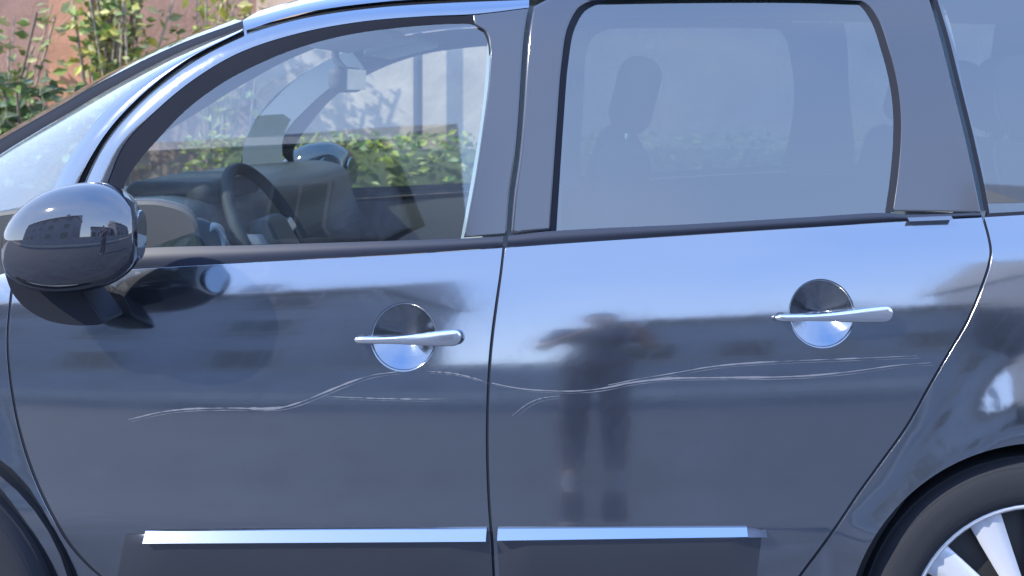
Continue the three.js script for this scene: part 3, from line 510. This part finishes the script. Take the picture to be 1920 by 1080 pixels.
// ---------------------------------------------------------------- across the road: what the paint and the glass mirror
const greyMap = mixTex([205, 207, 212], 0.12, 8, 17); greyMap.repeat.set(0.4, 0.4);
M.brick = std(col(0.44, 0.46, 0.50), 0.9, { map: greyMap }); M.white = std(col(0.56, 0.60, 0.66), 0.9, { map: greyMap });
M.roofTile = std(col(0.34, 0.34, 0.36), 0.85); M.pane = phy(col(0.05, 0.06, 0.07), { roughness: 0.05, ior: 1.6 }); M.frame = std(col(0.32, 0.31, 0.31), 0.6);
function house(name, label, x0, x1, z, eave, ridge, wallM, rows, cols, deep = 9, group) {
  const t = thing(name, label, 'house', [(x0 + x1) / 2, 0, z], group), w = (x1 - x0) / 2;
  mesh('wall', worldUV(box(-w, w, 0, eave, 0, deep)), wallM, t);
  const sh = new THREE.Shape([V2(-0.45, eave + 0.002), V2(deep + 0.45, eave + 0.002), V2(deep / 2, ridge)]);
  const r = mesh('roof', new THREE.ExtrudeGeometry(sh, { depth: 2 * w + 0.5, bevelEnabled: false }).rotateY(-Math.PI / 2).translate(w + 0.25, 0, 0), M.roofTile, t);
  mesh('chimney', box(w * 0.4, w * 0.4 + 0.8, ridge - 0.9, ridge + 1.0, deep / 2 - 0.3, deep / 2 + 0.3), wallM, r);
  mesh('gutter', new THREE.CylinderGeometry(0.07, 0.07, 2 * w + 0.4, 10).rotateZ(Math.PI / 2).translate(0, eave - 0.05, -0.47), M.satin, r);
  for (let i = 0; i < rows; i++) for (let j = 0; j < cols; j++) {
    const x = -w + (j + 0.5) * 2 * w / cols, y = 1.0 + i * 2.7, door = i === 0 && j === Math.floor(cols / 2);
    if (y + 1.4 > eave) continue;
    const f = mesh(door ? 'door' : 'window', door ? box(x - 0.5, x + 0.5, 0.02, 2.15, -0.06, 0.05) : box(x - 0.65, x + 0.65, y, y + 1.3, -0.06, 0.05), M.frame, t);
    if (!door) { mesh('pane', box(x - 0.57, x - 0.03, y + 0.08, y + 1.22, -0.07, -0.055), M.pane, f); mesh('pane', box(x + 0.03, x + 0.57, y + 0.08, y + 1.22, -0.07, -0.055), M.pane, f); mesh('sill', box(x - 0.75, x + 0.75, y - 0.09, y - 0.003, -0.14, 0.02), M.frame, f); }
    else mesh('handle', box(x + 0.34, x + 0.44, 1.0, 1.04, -0.1, -0.06), M.chrome, f);
  }
  return t;
}
house('town_house', 'tall pale grey house across the road facing the car front door', -24, -5.1, 12, 8.2, 11.6, M.brick, 3, 6);
house('terrace_house', 'low pale terrace across the road facing the car rear door', -0.6, 8.2, 17, 4.6, 6.0, M.white, 1, 4);
house('town_house', 'grey rendered house across the road facing the car rear wheel', 9.2, 24, 13, 7.4, 10.5, M.brick, 3, 5);
{
  const t = thing('boundary_wall', 'low brick front wall across the road', 'wall', [0, 0, 9.6]);
  mesh('wall_face', worldUV(box(-24, 24, 0, 1.0, 0, 0.2)), M.brick, t); mesh('coping', box(-24, 24, 1.002, 1.07, -0.04, 0.24), M.paving, t);
}

// ---------------------------------------------------------------- the person taking the picture, mirrored in the doors
{
  const skin = std(col(0.42, 0.26, 0.20), 0.6), shirt = std(col(0.10, 0.11, 0.15), 0.9), cloth = std(col(0.13, 0.13, 0.16), 0.9), hair = std(col(0.05, 0.035, 0.025), 0.8), shoe = std(col(0.25, 0.25, 0.26), 0.7), white = std(col(0.8, 0.8, 0.78), 0.4), dark = std(col(0.03, 0.02, 0.02), 0.4);
  const X = -0.13, Z = 2.68, t = thing('person', 'person in a dark shirt and trousers holding up a phone, mirrored in the doors', 'person', [X, 0, Z]);
  const smin = (a, b, k) => { const h = clamp(0.5 + 0.5 * (b - a) / k); return b + (a - b) * h - k * h * (1 - h); };
  const cap = (p, [a, b, ra, rb]) => { const ab = b.clone().sub(a), h = clamp(p.clone().sub(a).dot(ab) / ab.lengthSq()); return p.distanceTo(a.clone().addScaledVector(ab, h)) - (ra + (rb - ra) * h); };
  const field = (bones, k) => (p) => bones.reduce((d, b) => { const e = cap(p, b); return d === null ? e : smin(d, e, k); }, null);
  function skinned(f, c, half, res) {
    const mc = new MarchingCubes(res, skin, false, false, 120000), hs = res / 2, p = V3(0, 0, 0); mc.isolation = 0;
    for (let z = 0; z < res; z++) for (let y = 0; y < res; y++) for (let x = 0; x < res; x++) mc.field[x + y * res + z * res * res] = -f(p.set(c.x + (x - hs) / hs * half, c.y + (y - hs) / hs * half, c.z + (z - hs) / hs * half));
    mc.update();
    const n = mc.count, pos = new Float32Array(n * 3), nor = new Float32Array(n * 3), q = V3(0, 0, 0), e = 0.002;
    for (let i = 0; i < n; i++) {
      q.set(c.x + mc.positionArray[3 * i] * half, c.y + mc.positionArray[3 * i + 1] * half, c.z + mc.positionArray[3 * i + 2] * half); pos.set([q.x, q.y, q.z], 3 * i);
      const g = V3(f(V3(q.x + e, q.y, q.z)) - f(V3(q.x - e, q.y, q.z)), f(V3(q.x, q.y + e, q.z)) - f(V3(q.x, q.y - e, q.z)), f(V3(q.x, q.y, q.z + e)) - f(V3(q.x, q.y, q.z - e))).normalize(); nor.set([g.x, g.y, g.z], 3 * i);
    }
    const g = new THREE.BufferGeometry(); g.setAttribute('position', new THREE.BufferAttribute(pos, 3)); g.setAttribute('normal', new THREE.BufferAttribute(nor, 3)); return g;
  }
  const sides = [-1, 1], wrist = (s) => V3(0.085 + s * 0.115, 1.375, -0.40), elbow = (s) => V3(s * 0.27, 1.13, -0.20), shoulder = (s) => V3(s * 0.175, 1.40, 0.0), hip = (s) => V3(s * 0.09, 0.92, 0), knee = (s) => V3(s * 0.105, 0.5, -0.015), ankle = (s) => V3(s * 0.11, 0.09, 0.03);
  const arms = sides.flatMap((s) => [[shoulder(s), elbow(s), 0.052, 0.040], [elbow(s), wrist(s), 0.040, 0.027]]);
  const legs = sides.flatMap((s) => [[hip(s), knee(s), 0.085, 0.056], [knee(s), V3(s * 0.108, 0.34, 0.02), 0.054, 0.056], [V3(s * 0.108, 0.34, 0.02), ankle(s), 0.056, 0.038], [ankle(s), V3(s * 0.125, 0.05, -0.13), 0.04, 0.036]]);
  const torso = [[V3(-0.06, 0.95, 0), V3(0.06, 0.95, 0), 0.115, 0.115], [V3(0, 0.95, 0), V3(0, 1.12, 0.01), 0.125, 0.12], [V3(-0.05, 1.27, 0), V3(0.05, 1.27, 0), 0.125, 0.125], [shoulder(-1), shoulder(1), 0.06, 0.06], [V3(0, 1.38, 0.01), V3(0, 1.5, -0.01), 0.06, 0.055]];
  const head = [[V3(0, 1.60, -0.02), V3(0, 1.66, 0.0), 0.078, 0.086], [V3(0, 1.55, -0.045), V3(0, 1.58, -0.04), 0.05, 0.06], [V3(0, 1.615, -0.10), V3(0, 1.585, -0.115), 0.009, 0.014], [V3(-0.082, 1.615, 0.0), V3(-0.086, 1.585, 0.0), 0.012, 0.009], [V3(0.082, 1.615, 0.0), V3(0.086, 1.585, 0.0), 0.012, 0.009]];
  const fingers = sides.flatMap((s) => {
    const w = wrist(s), b = V3(0.085 + s * 0.075, 1.385, -0.425), out = [[w, b, 0.026, 0.022], [w.clone().add(V3(0, 0.02, 0)), b.clone().add(V3(0, 0.028, 0)), 0.022, 0.016]];
    [[0.036, 1.0], [0.014, 1.1], [-0.008, 1.04], [-0.028, 0.85]].forEach(([dy, l]) => { const k0 = b.clone().add(V3(s * 0.012, dy, -0.01)), k1 = k0.clone().add(V3(-s * 0.004 * l, 0.004, -0.042 * l)), k2 = k1.clone().add(V3(-s * 0.03 * l, 0.002, -0.012)); out.push([k0, k1, 0.0095, 0.0085], [k1, k2, 0.0085, 0.0075]); });
    out.push([w.clone().add(V3(-s * 0.01, 0.028, 0.0)), b.clone().add(V3(-s * 0.012, 0.03, 0.012)), 0.013, 0.010], [b.clone().add(V3(-s * 0.012, 0.03, 0.012)), b.clone().add(V3(-s * 0.036, 0.012, 0.002)), 0.010, 0.008]);
    return out;
  });
  const body = mesh('body', mergeGeometries([skinned(field([...torso, ...arms, ...legs, head[0], head[1]], 0.03), V3(0, 0.9, -0.15), 0.93, 120), skinned(field(head, 0.015), V3(0, 1.62, -0.01), 0.16, 72), skinned(field(fingers, 0.008), V3(0.085, 1.39, -0.43), 0.2, 110)]), skin, t);
  const sleeve = sides.map((s) => [shoulder(s), shoulder(s).lerp(elbow(s), 0.6), 0.07, 0.06]);
  mesh('shirt', skinned((p) => Math.max(field([...torso.slice(0, 4), ...sleeve], 0.04)(p) - 0.016, 0.93 - p.y, p.y - 1.455), V3(0, 1.18, -0.03), 0.36, 84), shirt, t);
  mesh('trousers', skinned((p) => Math.max(field([...torso.slice(0, 2), ...legs.filter((_, i) => i % 4 < 3)], 0.035)(p) - 0.02, p.y - 0.99, 0.1 - p.y), V3(0, 0.54, 0), 0.47, 96), cloth, t);
  mesh('hair', skinned((p) => Math.max(field([[V3(0, 1.64, 0.012), V3(0, 1.672, 0.008), 0.088, 0.09]], 0.01)(p) - 0.006, (1.665 - p.y) - (p.z - -0.05) * 1.3), V3(0, 1.66, 0), 0.15, 48), hair, t);
  for (const s of sides) { mesh('eye', new THREE.SphereGeometry(0.011, 14, 10).translate(s * 0.031, 1.622, -0.088), white, t); mesh('pupil', new THREE.SphereGeometry(0.0055, 10, 8).translate(s * 0.031, 1.622, -0.0955), dark, t); mesh('shoe', skinned(field([[V3(s * 0.11, 0.065, 0.05), V3(s * 0.125, 0.05, -0.15), 0.05, 0.046]], 0.01), V3(s * 0.118, 0.05, -0.05), 0.18, 30), shoe, t); }
  mesh('mouth', new THREE.CapsuleGeometry(0.005, 0.04, 4, 8).rotateZ(Math.PI / 2).translate(0, 1.55, -0.1), std(col(0.4, 0.16, 0.14), 0.6), t);
  const ph = thing('phone', 'black phone held up sideways by the person, mirrored in the doors', 'phone', [X + 0.085, 1.39, Z - 0.46]);
  mesh('phone_body', rbox(0.156, 0.076, 0.009, 0.004, 3), M.gloss, ph);
  mesh('lens', new THREE.CylinderGeometry(0.007, 0.007, 0.004, 20).rotateX(Math.PI / 2).translate(0.045, 0.026, -0.0055), M.pane, ph);
}
renderer.render(scene, camera);
